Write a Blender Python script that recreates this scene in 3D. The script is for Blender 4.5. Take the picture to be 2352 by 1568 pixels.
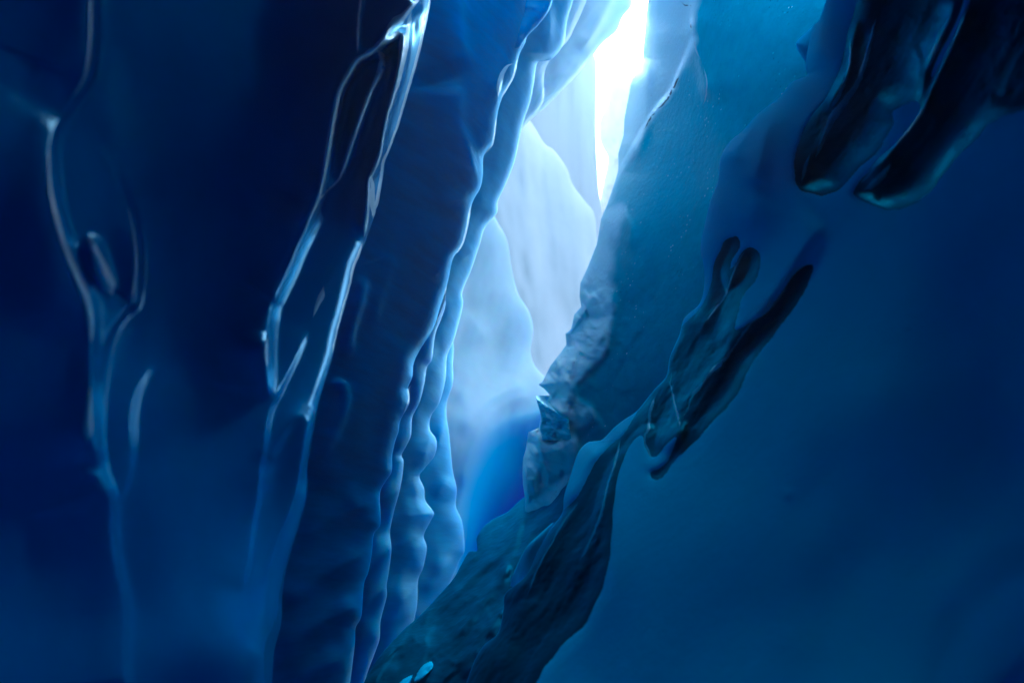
import bpy, math
import numpy as np
from mathutils import Matrix, Vector

# ------------------------------------------------------------------ camera, sky, sun
S = bpy.context.scene
for _o in list(bpy.data.objects):
    bpy.data.objects.remove(_o)
W0, H0, F0 = 2352.0, 1568.0, 1568.0          # 24 mm lens on a 36 mm sensor
PITCH = math.radians(20)
CAM = np.array([0.0, 0.0, 1.6])
cam_d = bpy.data.cameras.new("camera")
cam = bpy.data.objects.new("camera", cam_d)
S.collection.objects.link(cam)
cam.location = CAM
cam.rotation_euler = (math.radians(90) + PITCH, 0, 0)
cam_d.lens = 24; cam_d.sensor_width = 36
cam_d.clip_start = 0.02; cam_d.clip_end = 500
cam_d.dof.use_dof = True
cam_d.dof.focus_distance = 5.0
cam_d.dof.aperture_fstop = 1.0
S.camera = cam

SUN_EL, SUN_AZ = math.radians(50), math.radians(12)     # azimuth measured from +Y towards +X
world = bpy.data.worlds.new("World"); S.world = world
world.use_nodes = True
wn = world.node_tree; wn.nodes.clear()
sky = wn.nodes.new("ShaderNodeTexSky"); sky.sky_type = 'NISHITA'; sky.sun_disc = False
sky.sun_elevation = SUN_EL; sky.sun_rotation = SUN_AZ
sky.dust_density = 3.0
hs = wn.nodes.new("ShaderNodeHueSaturation"); hs.inputs["Saturation"].default_value = 0.7
bg = wn.nodes.new("ShaderNodeBackground"); bg.inputs["Strength"].default_value = 0.14
wo = wn.nodes.new("ShaderNodeOutputWorld")
wn.links.new(sky.outputs[0], hs.inputs["Color"]); wn.links.new(hs.outputs[0], bg.inputs[0]); wn.links.new(bg.outputs[0], wo.inputs[0])
sun_d = bpy.data.lights.new("sun", 'SUN'); sun_d.energy = 1.0; sun_d.angle = math.radians(35)
sun_d.color = (1.0, 0.97, 0.94)
sun = bpy.data.objects.new("sun", sun_d); S.collection.objects.link(sun)
_sd = Vector((math.sin(SUN_AZ) * math.cos(SUN_EL), math.cos(SUN_AZ) * math.cos(SUN_EL), math.sin(SUN_EL)))
sun.rotation_euler = _sd.to_track_quat('Z', 'Y').to_euler()
sun.location = _sd * 60
S.view_settings.view_transform = 'Standard'; S.view_settings.look = 'None'
S.view_settings.use_white_balance = True; S.view_settings.white_balance_temperature = 4900; S.view_settings.white_balance_tint = 0
S.view_settings.gamma = 1.0; S.view_settings.exposure = 2.4
S.cycles.max_bounces = 8; S.cycles.diffuse_bounces = 6; S.cycles.glossy_bounces = 3
S.cycles.use_denoising = True
S.cycles.sample_clamp_indirect = 6.0

# ------------------------------------------------------------------ helpers
cp, sp = math.cos(PITCH), math.sin(PITCH)
def to_world(px, py, depth):
    """photo position and distance along the view axis -> metres in the world"""
    dx = (px - W0 / 2) / F0 * depth
    dy = (H0 / 2 - py) / F0 * depth
    return np.stack([CAM[0] + dx, CAM[1] + depth * cp - dy * sp, CAM[2] + depth * sp + dy * cp], -1)

def _hash(ix, iy, iz, seed):
    h = (ix.astype(np.int64) * 374761393 + iy.astype(np.int64) * 668265263 + iz.astype(np.int64) * 2147483647 + seed * 1274126177) & 0xffffffff
    h = ((h ^ (h >> 13)) * 1274126177) & 0xffffffff
    h = ((h ^ (h >> 15)) * 2246822519) & 0xffffffff
    return ((h ^ (h >> 16)) & 0xffffff) / float(0xffffff) * 2 - 1

def vnoise(p, seed=0):
    i = np.floor(p); f = p - i; u = f * f * f * (f * (f * 6 - 15) + 10)
    i = i.astype(np.int64); r = 0
    for a in (0, 1):
        for b in (0, 1):
            for c in (0, 1):
                w = (u[..., 0] if a else 1 - u[..., 0]) * (u[..., 1] if b else 1 - u[..., 1]) * (u[..., 2] if c else 1 - u[..., 2])
                r = r + w * _hash(i[..., 0] + a, i[..., 1] + b, i[..., 2] + c, seed)
    return r

def fbm(x, y, sx, sy, ang=0.0, oct=3, seed=0, gain=0.5):
    """fractal noise over the wall, feature size sx across and sy along, turned by ang degrees"""
    a = math.radians(ang); ca, sa = math.cos(a), math.sin(a)
    u = (x * ca + y * sa) / sx; v = (-x * sa + y * ca) / sy
    r = 0; amp = 1.0
    for k in range(oct):
        r = r + amp * vnoise(np.stack([u * 2**k, v * 2**k, np.full_like(u, k * 7.3 + seed * 3.1)], -1), seed)
        amp *= gain
    return r

def facets(x, y, sx, sy, ang, seed, x0, x1, y0, y1):
    """broken-ice facets: flat tilted cells with crisp creases"""
    rng = np.random.default_rng(seed); a = math.radians(ang); ca, sa = math.cos(a), math.sin(a)
    n = int((x1 - x0) * (y1 - y0) / (sx * sy) * 1.3); out = np.zeros(x.shape)
    m = (x > x0 - 60) & (x < x1 + 60) & (y > y0 - 60) & (y < y1 + 60)
    xs, ys = x[m], y[m]
    if xs.size == 0: return out
    c = np.stack([rng.uniform(x0, x1, n), rng.uniform(y0, y1, n)], 1); g = rng.normal(0, 1, (n, 2)); h = rng.normal(0, 0.25, n)
    D = np.empty((n, xs.size)); P = np.empty((n, xs.size))
    for i in range(n):
        dx, dy = xs - c[i, 0], ys - c[i, 1]
        u = (dx * ca + dy * sa) / sx; v = (-dx * sa + dy * ca) / sy
        D[i] = np.sqrt(u * u + v * v); P[i] = h[i] + g[i, 0] * u + g[i, 1] * v
    w = np.exp(-(D - D.min(0)) * 16); out[m] = (w * P).sum(0) / w.sum(0)
    return out

def smooth(e0, e1, x):
    t = np.clip((x - e0) / (e1 - e0), 0, 1); return t * t * (3 - 2 * t)

def resample(pts, step=4.0, rounds=2):
    """smooth a hand-set polyline (Catmull-Rom) and sample it evenly"""
    P = np.array(pts, float)
    if rounds and len(P) > 2:
        E = np.vstack([2 * P[0] - P[1], P, 2 * P[-1] - P[-2]]); out = []
        for i in range(1, len(E) - 2):
            p0, p1, p2, p3 = E[i-1], E[i], E[i+1], E[i+2]
            n = max(2, int(np.linalg.norm((p2 - p1)[:2]) / step))
            t = np.linspace(0, 1, n, endpoint=False)[:, None]
            out.append(0.5 * (2*p1 + (p2-p0)*t + (2*p0-5*p1+4*p2-p3)*t*t + (-p0+3*p1-3*p2+p3)*t**3))
        out.append(P[-1:]); P = np.vstack(out)
    return P

def polydist(x, y, P, margin):
    """distance to polyline P (columns x, y, k) with side sign (+ = right of it going down the photo) and the value k there"""
    d = np.full(x.shape, 1e9); sgn = np.ones(x.shape); kk = np.ones(x.shape)
    m = (x > P[:, 0].min() - margin) & (x < P[:, 0].max() + margin) & (y > P[:, 1].min() - margin) & (y < P[:, 1].max() + margin)
    xs, ys = x[m], y[m]
    if xs.size == 0: return d, sgn, kk
    dd = np.full(xs.shape, 1e9); ss = np.ones(xs.shape); ks = np.ones(xs.shape)
    for i in range(len(P) - 1):
        ax, ay = P[i, :2]; bx, by = P[i+1, :2]
        vx, vy = bx - ax, by - ay; L = vx*vx + vy*vy + 1e-9
        t = np.clip(((xs-ax)*vx + (ys-ay)*vy) / L, 0, 1)
        ex, ey = xs - ax - t*vx, ys - ay - t*vy
        q = np.sqrt(ex*ex + ey*ey)
        b = q < dd
        dd[b] = q[b]; ss[b] = np.sign(-(vx*ey - vy*ex))[b]
        ks[b] = (P[i, 2] + (P[i+1, 2] - P[i, 2]) * t)[b]
    d[m] = dd; sgn[m] = np.where(ss == 0, 1, ss); kk[m] = ks
    return d, sgn, kk

def ridge(x, y, pts, h, wl, wr, p=1.6):
    """raised rib along pts: gentle flank of width wl on its left, wr on its right; 3rd number of a point scales it"""
    P = np.array([(q[0], q[1], q[2] if len(q) > 2 else 1.0) for q in pts], float)
    P = resample(P, 5)
    n = len(P); e = np.minimum(np.arange(n), np.arange(n)[::-1]) / max(2.0, min(9.0, n / 3.0))
    P[:, 2] *= smooth(0, 1, e)                 # every rib dies out softly at both ends
    d, s, k = polydist(x, y, P, 3.2 * max(wl, wr))
    w = np.where(s < 0, wl, wr)
    return -h * k * np.exp(-np.abs(d / w) ** p)

def inside(x, y, pts):
    P = np.array(pts, float); c = np.zeros(x.shape, bool); n = len(P)
    for i in range(n):
        x1, y1 = P[i]; x2, y2 = P[(i + 1) % n]
        if y1 == y2: continue
        c ^= ((y1 > y) != (y2 > y)) & (x < (x2 - x1) * (y - y1) / (y2 - y1) + x1)
    return c

def sdf(x, y, pts, margin=140):
    """signed distance to a closed outline, positive inside"""
    P = resample([tuple(p) + (1.0,) for p in pts] + [tuple(pts[0]) + (1.0,)], 8)
    d, _, _ = polydist(x, y, P, margin)
    d = np.minimum(d, margin)
    return np.where(inside(x, y, P[:, :2]), d, -d)

def tps(ctrl):
    """smooth distance field through (x, y, metres) control points, plane-like (works on 1/depth)"""
    C = np.array(ctrl, float); n = len(C); X = C[:, :2] / 1000.0
    def U(r2): return np.where(r2 > 1e-12, 0.5 * r2 * np.log(np.maximum(r2, 1e-12)), 0)
    K = U(((X[:, None] - X[None]) ** 2).sum(-1)) + np.eye(n) * 1e-4
    Pm = np.hstack([np.ones((n, 1)), X]); A = np.zeros((n + 3, n + 3))
    A[:n, :n] = K; A[:n, n:] = Pm; A[n:, :n] = Pm.T
    w = np.linalg.solve(A, np.concatenate([1.0 / C[:, 2], np.zeros(3)]))
    lo, hi = 1 / (C[:, 2].max() * 1.25), 1 / (C[:, 2].min() * 0.8)
    def f(x, y):
        r = w[n] + w[n+1] * x / 1000 + w[n+2] * y / 1000
        for i in range(n):
            r = r + w[i] * U((x / 1000 - X[i, 0]) ** 2 + (y / 1000 - X[i, 1]) ** 2)
        return 1 / np.clip(r, lo, hi)
    return f

SURF = {}
def link_mesh(name, V, Fc, mat, parent=None, attrs=None):
    Fa = np.asarray(Fc)
    e1, e2 = V[Fa[:, 2]] - V[Fa[:, 0]], V[Fa[:, 3]] - V[Fa[:, 1]]
    nrm = np.cross(e1, e2)
    if name != "haze" and np.sign((nrm * (CAM - V[Fa].mean(1))).sum(-1)).mean() < 0: Fc = Fa[:, ::-1]     # faces look at the open side
    me = bpy.data.meshes.new(name)
    me.from_pydata(V.tolist(), [], Fc.tolist() if hasattr(Fc, 'tolist') else Fc)
    me.polygons.foreach_set("use_smooth", np.ones(len(me.polygons), bool))
    for k, v in (attrs or {}).items():
        a = me.attributes.new(k, 'FLOAT', 'POINT'); a.data.foreach_set("value", np.asarray(v, np.float32).ravel())
    me.materials.append(mat); me.update()
    o = bpy.data.objects.new(name, me); S.collection.objects.link(o)
    if parent: o.parent = parent
    return o

def tag(o, label=None, cat=None, group=None, kind=None):
    if label: o["label"] = label
    if cat: o["category"] = cat
    if group: o["group"] = group
    if kind: o["kind"] = kind
    return o

def sheet(name, mat, edge, side, extent, base, disp=None, rnd=30, k=1.0, thick=0.6, ang=0.0, t0=None, t1=None,
          step=3.0, dmin=1.2, dmax=7.0, jag=False, attrs=None, back=260, edge_noise=0.0):
    """One wall of ice. edge = the free rim as seen in the photo; the body runs `extent` away from it (side +1: body on the left),
    the rim is rounded over rnd and turns into the hidden rear face, so the wall is a solid slab `thick` metres deep."""
    a = math.radians(ang); ca, sa = math.cos(a), math.sin(a)
    E = np.array(edge, float)[:, :2]
    R = resample(np.hstack([E, np.ones((len(E), 1))]), 3, 0 if jag else 2)[:, :2]
    u = R[:, 0] * ca + R[:, 1] * sa; v = -R[:, 0] * sa + R[:, 1] * ca
    keep = [0]
    for i in range(1, len(v)):
        if v[i] > v[keep[-1]] + 0.2: keep.append(i)
    u, v = u[keep], v[keep]
    t0 = v[0] if t0 is None else t0; t1 = v[-1] if t1 is None else t1
    T = np.arange(t0, t1 + step, step)
    ue = np.interp(T, v, u)
    if edge_noise: ue = ue + edge_noise * fbm(T * 0 + 5, T, 20, 22, seed=len(name), oct=3)
    D = [0.0]; s = dmin
    while D[-1] < extent:
        D.append(D[-1] + s); s = min(dmax, s * 1.07)
    D = np.array(D)
    phi = np.linspace(90, 12, 7) * math.pi / 180
    # front part: u = ue - side*D
    kn = np.exp(-0.5 * (np.arange(-120, 121, step) / 40.0) ** 2); kn /= kn.sum(); hk = len(kn) // 2
    us = np.convolve(np.pad(ue, hk, mode='reflect', reflect_type='odd'), kn, 'valid')[:len(ue)]
    Ug = ue[:, None] - side * D[None, :] + np.clip(us - ue, -40, 40)[:, None] * smooth(0, 90, D)[None, :]; Vg = np.repeat(T[:, None], len(D), 1)
    X = Ug * ca - Vg * sa; Y = Ug * sa + Vg * ca
    Z = base(X, Y)
    w = min(rnd, extent)
    ep = np.stack([ue * ca - T * sa, ue * sa + T * ca, np.ones(len(T))], 1)[::2]
    near = D < w * 4.5
    dt = np.repeat(D[None, :], len(T), 0)
    dt[:, near] = np.minimum(dt[:, near], polydist(X[:, near], Y[:, near], ep, w * 2)[0])
    q = np.clip(1 - dt / w, 0, 1)
    Rm = w * Z / F0 * k
    Z = Z + Rm * (1 - np.sqrt(np.maximum(1 - q * q, 0)))
    if disp is not None: Z = Z + disp(X, Y, np.repeat(D[None, :], len(T), 0)) * 1.0
    # rear part
    bs = np.concatenate([(1 - np.cos(np.linspace(0.25, 1.5, 5))) * w, [w + back * 0.3, w + back]])
    bz = np.concatenate([np.sin(np.linspace(0.25, 1.5, 5)) * 0.75, [1.0, 1.0]])
    Ub = ue[:, None] - side * bs[None, :]; Vb = np.repeat(T[:, None], len(bs), 1)
    Xb = Ub * ca - Vb * sa; Yb = Ub * sa + Vb * ca
    Zb = Z[:, :1] + thick * bz[None, :]
    X = np.hstack([Xb[:, ::-1], X]); Y = np.hstack([Yb[:, ::-1], Y]); Zf = np.hstack([Zb[:, ::-1], Z])
    V = to_world(X, Y, Zf)
    n, m = X.shape
    idx = np.arange(n * m).reshape(n, m)
    Fq = np.stack([idx[:-1, :-1], idx[1:, :-1], idx[1:, 1:], idx[:-1, 1:]], -1).reshape(-1, 4)
    if side < 0: Fq = Fq[:, ::-1]
    def surf(x, y):
        uu = x * ca + y * sa; vv = -x * sa + y * ca
        dd = np.maximum(side * (np.interp(vv, T, ue) - uu), 0)
        dq = np.minimum(dd, polydist(x, y, ep, w * 2)[0]); z = base(x, y); qq = np.clip(1 - dq / w, 0, 1)
        z = z + w * z / F0 * k * (1 - np.sqrt(np.maximum(1 - qq * qq, 0)))
        return z + (disp(x, y, dd) if disp is not None else 0)
    SURF[mat.name + name] = surf
    at = {}
    for kk, fn in (attrs or {}).items():
        at[kk] = fn(X, Y)
    return link_mesh(name, V.reshape(-1, 3), Fq, mat, attrs=at)

def ribbon(name, mat, pts, width, surf, parent=None, lift=0.006, wob=1.2, cross=3):
    """thin band lying on a wall along pts, following its surface; 3rd number of a point scales the width"""
    P = resample([(p[0], p[1], p[2] if len(p) > 2 else 1.0) for p in pts], 3)
    T = np.gradient(P[:, :2], axis=0); T /= np.linalg.norm(T, axis=1)[:, None] + 1e-9; N = np.stack([-T[:, 1], T[:, 0]], 1)
    ofs = np.linspace(-1, 1, cross)
    wig = wob * fbm(P[:, 0], P[:, 1], 7, 9, 0, 2, 3)[:, None]
    n = len(P); end = smooth(0, 1, np.minimum(np.arange(n), np.arange(n)[::-1]) / 8.0 + 0.06)
    hw = width * (P[:, 2] * end)[:, None]
    X = P[:, None, 0] + N[:, None, 0] * (ofs[None] * hw + wig); Y = P[:, None, 1] + N[:, None, 1] * (ofs[None] * hw + wig)
    Z = surf(X, Y) - lift * (np.sqrt(np.maximum(1 - ofs ** 2, 0)) * 1.0 - 0.15)[None] * np.minimum(1, hw / width + 0.2)
    n, m = X.shape; idx = np.arange(n * m).reshape(n, m)
    Fq = np.stack([idx[:-1, :-1], idx[1:, :-1], idx[1:, 1:], idx[:-1, 1:]], -1).reshape(-1, 4)
    return link_mesh(name, to_world(X, Y, Z).reshape(-1, 3), Fq, mat, parent)

# ------------------------------------------------------------------ materials
def ice(name, col, col2=None, rough=0.25, scale=2.0, sss=0.0, radius=(0.05, 0.3, 0.8), sscale=0.3, bump=0.2, bscale=12.0,
        spec=0.5, specks=0.0, streak=(1, 1, 1), attr=None, acol=None, acol2=None, mottle=0.5, fine=0.0, speck_col=(0.75, 0.85, 0.9), dark_specks=0.0, ior=1.31, tint=(0.3, 0.7, 1), gloss=None, gpow=1.8, sps=28, nr=0.6):
    m = bpy.data.materials.new(name); m.use_nodes = True
    nt = m.node_tree; N = nt.nodes; L = nt.links; N.clear()
    out = N.new("ShaderNodeOutputMaterial"); b = N.new("ShaderNodeBsdfPrincipled"); L.new(b.outputs[0], out.inputs[0])
    tc = N.new("ShaderNodeTexCoord"); mp = N.new("ShaderNodeMapping"); mp.inputs["Scale"].default_value = streak
    L.new(tc.outputs["Object"], mp.inputs["Vector"])
    n1 = N.new("ShaderNodeTexNoise"); n1.inputs["Scale"].default_value = scale; n1.inputs["Detail"].default_value = 6; n1.inputs["Roughness"].default_value = nr
    L.new(mp.outputs[0], n1.inputs["Vector"])
    mr = N.new("ShaderNodeMapRange"); mr.inputs["From Min"].default_value = 0.5 - 0.25 ; mr.inputs["From Max"].default_value = 0.75
    L.new(n1.outputs["Fac"], mr.inputs["Value"])
    mx = N.new("ShaderNodeMix"); mx.data_type = 'RGBA'
    c2 = col2 or tuple(c * (1 - mottle) for c in col)
    mx.inputs["A"].default_value = (*c2, 1); mx.inputs["B"].default_value = (*col, 1)
    L.new(mr.outputs[0], mx.inputs["Factor"])
    cur = mx.outputs["Result"]
    if attr:
        at = N.new("ShaderNodeAttribute"); at.attribute_name = attr
        m2 = N.new("ShaderNodeMix"); m2.data_type = 'RGBA'; m2.inputs["B"].default_value = (*acol, 1)
        if acol2:
            ra = N.new("ShaderNodeMapRange"); ra.inputs["From Max"].default_value = 0.6; L.new(at.outputs["Fac"], ra.inputs["Value"])
            rb = N.new("ShaderNodeMapRange"); rb.inputs["From Min"].default_value = 0.6; L.new(at.outputs["Fac"], rb.inputs["Value"])
            L.new(ra.outputs[0], m2.inputs["Factor"]); L.new(cur, m2.inputs["A"])
            m4 = N.new("ShaderNodeMix"); m4.data_type = 'RGBA'; m4.inputs["B"].default_value = (*acol2, 1)
            L.new(rb.outputs[0], m4.inputs["Factor"]); L.new(m2.outputs["Result"], m4.inputs["A"]); cur = m4.outputs["Result"]
        else:
            L.new(at.outputs["Fac"], m2.inputs["Factor"]); L.new(cur, m2.inputs["A"]); cur = m2.outputs["Result"]
    def speck(amount, colr, sc, cur, lo):
        v = N.new("ShaderNodeTexVoronoi"); v.inputs["Scale"].default_value = sc; v.inputs["Randomness"].default_value = 1
        L.new(tc.outputs["Object"], v.inputs["Vector"])
        r = N.new("ShaderNodeMapRange"); r.inputs["From Min"].default_value = lo; r.inputs["From Max"].default_value = lo * 0.4; r.inputs["To Max"].default_value = amount
        L.new(v.outputs["Distance"], r.inputs["Value"])
        nn = N.new("ShaderNodeTexNoise"); nn.inputs["Scale"].default_value = 3.1; nn.inputs["Detail"].default_value = 3
        L.new(tc.outputs["Object"], nn.inputs["Vector"])
        r2 = N.new("ShaderNodeMapRange"); r2.inputs["From Min"].default_value = 0.5; r2.inputs["From Max"].default_value = 0.65
        L.new(nn.outputs["Fac"], r2.inputs["Value"])
        mu = N.new("ShaderNodeMath"); mu.operation = 'MULTIPLY'; L.new(r.outputs[0], mu.inputs[0]); L.new(r2.outputs[0], mu.inputs[1])
        m3 = N.new("ShaderNodeMix"); m3.data_type = 'RGBA'; m3.inputs["B"].default_value = (*colr, 1)
        L.new(mu.outputs[0], m3.inputs["Factor"]); L.new(cur, m3.inputs["A"])
        return m3.outputs["Result"]
    if specks: cur = speck(specks, speck_col, sps, cur, 0.17)
    if dark_specks: cur = speck(dark_specks, (0.002, 0.01, 0.015), 19, cur, 0.2)
    L.new(cur, b.inputs["Base Color"])
    b.inputs["Roughness"].default_value = rough
    b.inputs["IOR"].default_value = ior
    b.inputs["Specular Tint"].default_value = (*tint, 1)
    b.inputs["Specular IOR Level"].default_value = spec
    if sss:
        b.inputs["Subsurface Weight"].default_value = sss
        b.inputs["Subsurface Radius"].default_value = radius
        b.inputs["Subsurface Scale"].default_value = sscale
    n2 = N.new("ShaderNodeTexNoise"); n2.inputs["Scale"].default_value = bscale; n2.inputs["Detail"].default_value = 5; n2.inputs["Roughness"].default_value = 0.55
    L.new(mp.outputs[0], n2.inputs["Vector"])
    bp = N.new("ShaderNodeBump"); bp.inputs["Strength"].default_value = bump; bp.inputs["Distance"].default_value = 0.02
    L.new(n2.outputs["Fac"], bp.inputs["Height"])
    if fine:
        n3 = N.new("ShaderNodeTexNoise"); n3.inputs["Scale"].default_value = 160; n3.inputs["Detail"].default_value = 2
        L.new(tc.outputs["Object"], n3.inputs["Vector"])
        b2 = N.new("ShaderNodeBump"); b2.inputs["Strength"].default_value = fine; b2.inputs["Distance"].default_value = 0.004
        L.new(n3.outputs["Fac"], b2.inputs["Height"]); L.new(bp.outputs[0], b2.inputs["Normal"]); L.new(b2.outputs[0], b.inputs["Normal"])
    else:
        L.new(bp.outputs[0], b.inputs["Normal"])
    if gloss:      # a glaze of blue meltwater ice: reflections are tinted by it
        b.inputs["Specular IOR Level"].default_value = 0.0
        g = N.new("ShaderNodeBsdfGlossy"); g.inputs["Color"].default_value = (*gloss, 1); g.inputs["Roughness"].default_value = rough
        f = N.new("ShaderNodeFresnel"); f.inputs["IOR"].default_value = ior
        mxs = N.new("ShaderNodeMixShader")
        L.new(bp.outputs[0], g.inputs["Normal"]); L.new(bp.outputs[0], f.inputs["Normal"])
        pw = N.new('ShaderNodeMath'); pw.operation = 'POWER'; pw.inputs[1].default_value = gpow
        L.new(f.outputs[0], pw.inputs[0]); L.new(pw.outputs[0], mxs.inputs[0]); L.new(b.outputs[0], mxs.inputs[1]); L.new(g.outputs[0], mxs.inputs[2])
        L.new(mxs.outputs[0], out.inputs[0])
    return m

M = {}
M['glaze'] = ice("glazed_deep_ice", (0.0, 0.23, 0.60), rough=0.17, bump=0.08, bscale=4, scale=1.2, mottle=0.3, spec=0.5, ior=1.31, gloss=(0.42, 0.78, 1.0), gpow=1.0)
M['rib'] = ice("blue_rib_ice", (0.0, 0.19, 0.48), rough=0.34, bump=0.25, bscale=3, streak=(1,1,5), sss=0.8, radius=(0.03,0.4,1.0), sscale=0.5, ior=1.31, gloss=(0.35, 0.7, 0.95), gpow=1.25, spec=0.35)
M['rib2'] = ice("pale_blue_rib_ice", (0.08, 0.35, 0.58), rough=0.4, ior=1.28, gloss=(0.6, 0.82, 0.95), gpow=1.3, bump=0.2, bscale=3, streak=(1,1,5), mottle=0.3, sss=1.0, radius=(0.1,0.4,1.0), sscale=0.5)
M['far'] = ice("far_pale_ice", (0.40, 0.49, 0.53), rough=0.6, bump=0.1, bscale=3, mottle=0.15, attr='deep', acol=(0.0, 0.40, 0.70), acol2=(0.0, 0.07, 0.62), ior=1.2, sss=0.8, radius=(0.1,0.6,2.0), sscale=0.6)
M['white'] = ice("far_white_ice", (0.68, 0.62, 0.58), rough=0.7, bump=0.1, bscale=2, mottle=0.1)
M['right'] = ice("bubbly_teal_ice", (0.02, 0.42, 0.54), col2=(0.0, 0.27, 0.37), rough=0.3, ior=1.28, gloss=(0.65, 0.85, 0.95), gpow=1.0, bump=0.28, bscale=16, sss=0.5, radius=(0.08,0.4,0.7), sscale=0.3, specks=0.8, dark_specks=0.6, scale=5, fine=0.6, sps=15, nr=0.75, attr='pale', acol=(0.72, 0.93, 0.95))
M['frosty'] = ice('frosted_broken_ice', (0.38, 0.72, 0.80), col2=(0.15, 0.5, 0.6), rough=0.3, bump=0.3, bscale=20, specks=0.6, dark_specks=0.4, scale=6, ior=1.3, gloss=(0.6, 0.9, 1.0), gpow=1.0, sss=0.6, radius=(0.1, 0.3, 0.5), sscale=0.3)
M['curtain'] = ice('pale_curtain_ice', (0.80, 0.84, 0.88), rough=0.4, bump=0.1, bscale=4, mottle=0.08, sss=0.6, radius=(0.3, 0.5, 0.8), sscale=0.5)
M['glare'] = ice('warm_tinted_far_ice', (0.62, 0.55, 0.52), rough=0.8, bump=0.1, bscale=2, mottle=0.05)  # warm tint in the colour offsets the blue sky light falling here
M['bare'] = ice("dark_bare_ice", (0.004, 0.10, 0.16), rough=0.36, bump=0.25, bscale=7, scale=4, mottle=0.6, ior=1.25, gloss=(0.08, 0.7, 1.0), gpow=1.0)
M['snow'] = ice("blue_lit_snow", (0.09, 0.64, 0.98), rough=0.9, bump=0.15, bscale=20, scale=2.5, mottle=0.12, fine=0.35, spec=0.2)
M['floor'] = ice("gravelly_floor_ice", (0.0, 0.10, 0.20), rough=0.45, bump=0.3, ior=1.3, gloss=(0.1,0.6,0.9), gpow=1.3, bscale=9, scale=5, mottle=0.6, streak=(1, 1, 2), dark_specks=0.6)

# ------------------------------------------------------------------ the near left wall
A_edge = [(1130,-560),(1060,-250),(1015,-80),(991,0),(975,79),(957,151),(935,227),(917,288),(899,338),(885,371),(881,403),(870,461),(856,508),(838,560),
          (816,612),(795,699),(776,765),(766,815),(744,888),(732,930),(718,1000),(711,1045),(706,1075),(705,1143),(687,1210),(666,1273),(650,1351),(646,1429),(630,1497),(625,1568),(610,1700),(600,2000)]
A_base = tps([(-600,-500,1.0),(-600,800,0.95),(-600,2000,1.0),(0,0,1.5),(0,800,1.4),(0,1568,1.4),(300,800,1.95),(300,200,2.0),(300,1400,1.9),
              (600,0,2.7),(600,800,2.85),(600,1500,2.7),(950,0,3.8),(850,500,3.65),(720,1000,3.35),(640,1500,3.4),(1000,-500,4.3),(600,2000,3.2)])
A_ridges = [  # points, height (m), left flank, right flank (photo px)
    ([(207,-80),(207,0),(207,77),(201,143),(191,184,.8),(163,230,.5),(138,270,.35),(120,306,.5),(112,357,.6),(117,434,.8),(133,510,1),(153,576,1.1),(179,638,1.2),(201,689,1.2),(209,740,1),(209,805,.8),(208,909,.8),(208,987,1),(222,1050,.8),(232,1090,.7),(245,1125,.9),(255,1169,.8),(255,1221,.7),(265,1299,.6),(281,1377,.5),(284,1429,.4),(281,1507,.3),(289,1600,.3)], 0.10, 130, 12),
    ([(200,310,0),(224,337,.02),(265,398,.08),(293,469,.3),(309,541,.8),(314,602,1),(309,689,.8),(285,712,.6),(250,760,.7),(231,831,.8),(224,961,.8),(229,1075,.6)], 0.07, 50, 9),
    ([(196,530,.2),(209,551,.7),(232,612,1),(258,680,.6)], 0.07, 26, 14),
    ([(172,1085,.6),(208,1088,1),(239,1117,.6)], 0.02, 20, 16),
    ([(420,780,0),(349,836,.3),(312,893,.8),(299,950,1),(297,1044,1),(284,1117,1),(260,1179,.6)], 0.025, 60, 12),
    ([(640,455,0),(612,464,.3),(551,500,.5),(439,576,.5),(357,648,.5),(306,689,.5)], 0.015, 80, 40),
    ([(832,-60),(829,0),(824,36),(822,100),(822,126,.8)], 0.09, 60, 5),
    ([(975,-30),(959,0),(928,36),(899,61),(874,97),(853,119),(820,140),(799,173),(780,209),(770,252),(761,299),(752,353),(741,414),(728,464),(716,490),(698,533,.8),(683,564,.7),(660,620,.6),(632,678,.7),(620,704,.6),(613,753,.7),(609,805,.9),(612,880,.4),(606,930,0)], 0.36, 75, 13),
    ([(862,108,.7),(878,140,1),(870,173,1),(852,209,1),(838,245,1),(820,295,1),(802,349,.9),(788,392,.8),(777,414,.6),(752,439,.4),(730,465,.05)], 0.3, 30, 13),
    ([(864,125,.6),(882,104,.8),(899,90,1),(921,76,1),(925,94,1),(919,144,1),(910,191,1),(899,234,.9),(888,270,.9),(878,324,.9),(876,346,1),(868,370,1),(858,394,.9),(847,414,.9),(845,454,1),(842,504,1),(833,564,.6)], 0.28, 24, 12),
    ([(946,20,.5),(942,35,.8),(937,72,1),(932,119,1),(917,180,.9),(905,220,.5)], 0.10, 14, 7),
    ([(708,745,.2),(690,790,.7),(671,831,.9),(640,893,1),(617,945,1),(606,1013,1),(596,1075,1),(588,1143,.9),(578,1205,.8),(567,1289,.8),(546,1367,.5)], 0.055, 60, 8),
    ([(735,948,.4),(697,950,.8),(671,965,1),(645,1002,1),(614,1054,.8),(600,1080,.4)], 0.045, 30, 12),
    ([(720,930,.8),(713,950,1),(700,1013,1),(687,1091,1),(666,1169,1),(640,1230,.7),(615,1330,.6),(600,1450,.5)], 0.07, 30, 10),
    ([(640,1070,.5),(616,1090,1),(602,1130,.8),(585,1200,.3)], 0.03, 24, 9),
]
def A_disp(x, y, d):
    r = 0.016 * fbm(x, y, 260, 620, 8, 3, 11)
    for pts, h, wl, wr in A_ridges:
        r = r + ridge(x, y, pts, h, wl, wr)
    return r
o = sheet("ice_wall", M['glaze'], A_edge, 1, 1550, A_base, A_disp, rnd=26, k=2.2, thick=0.8, step=3.0, dmin=1.3, dmax=5.0)
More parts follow.
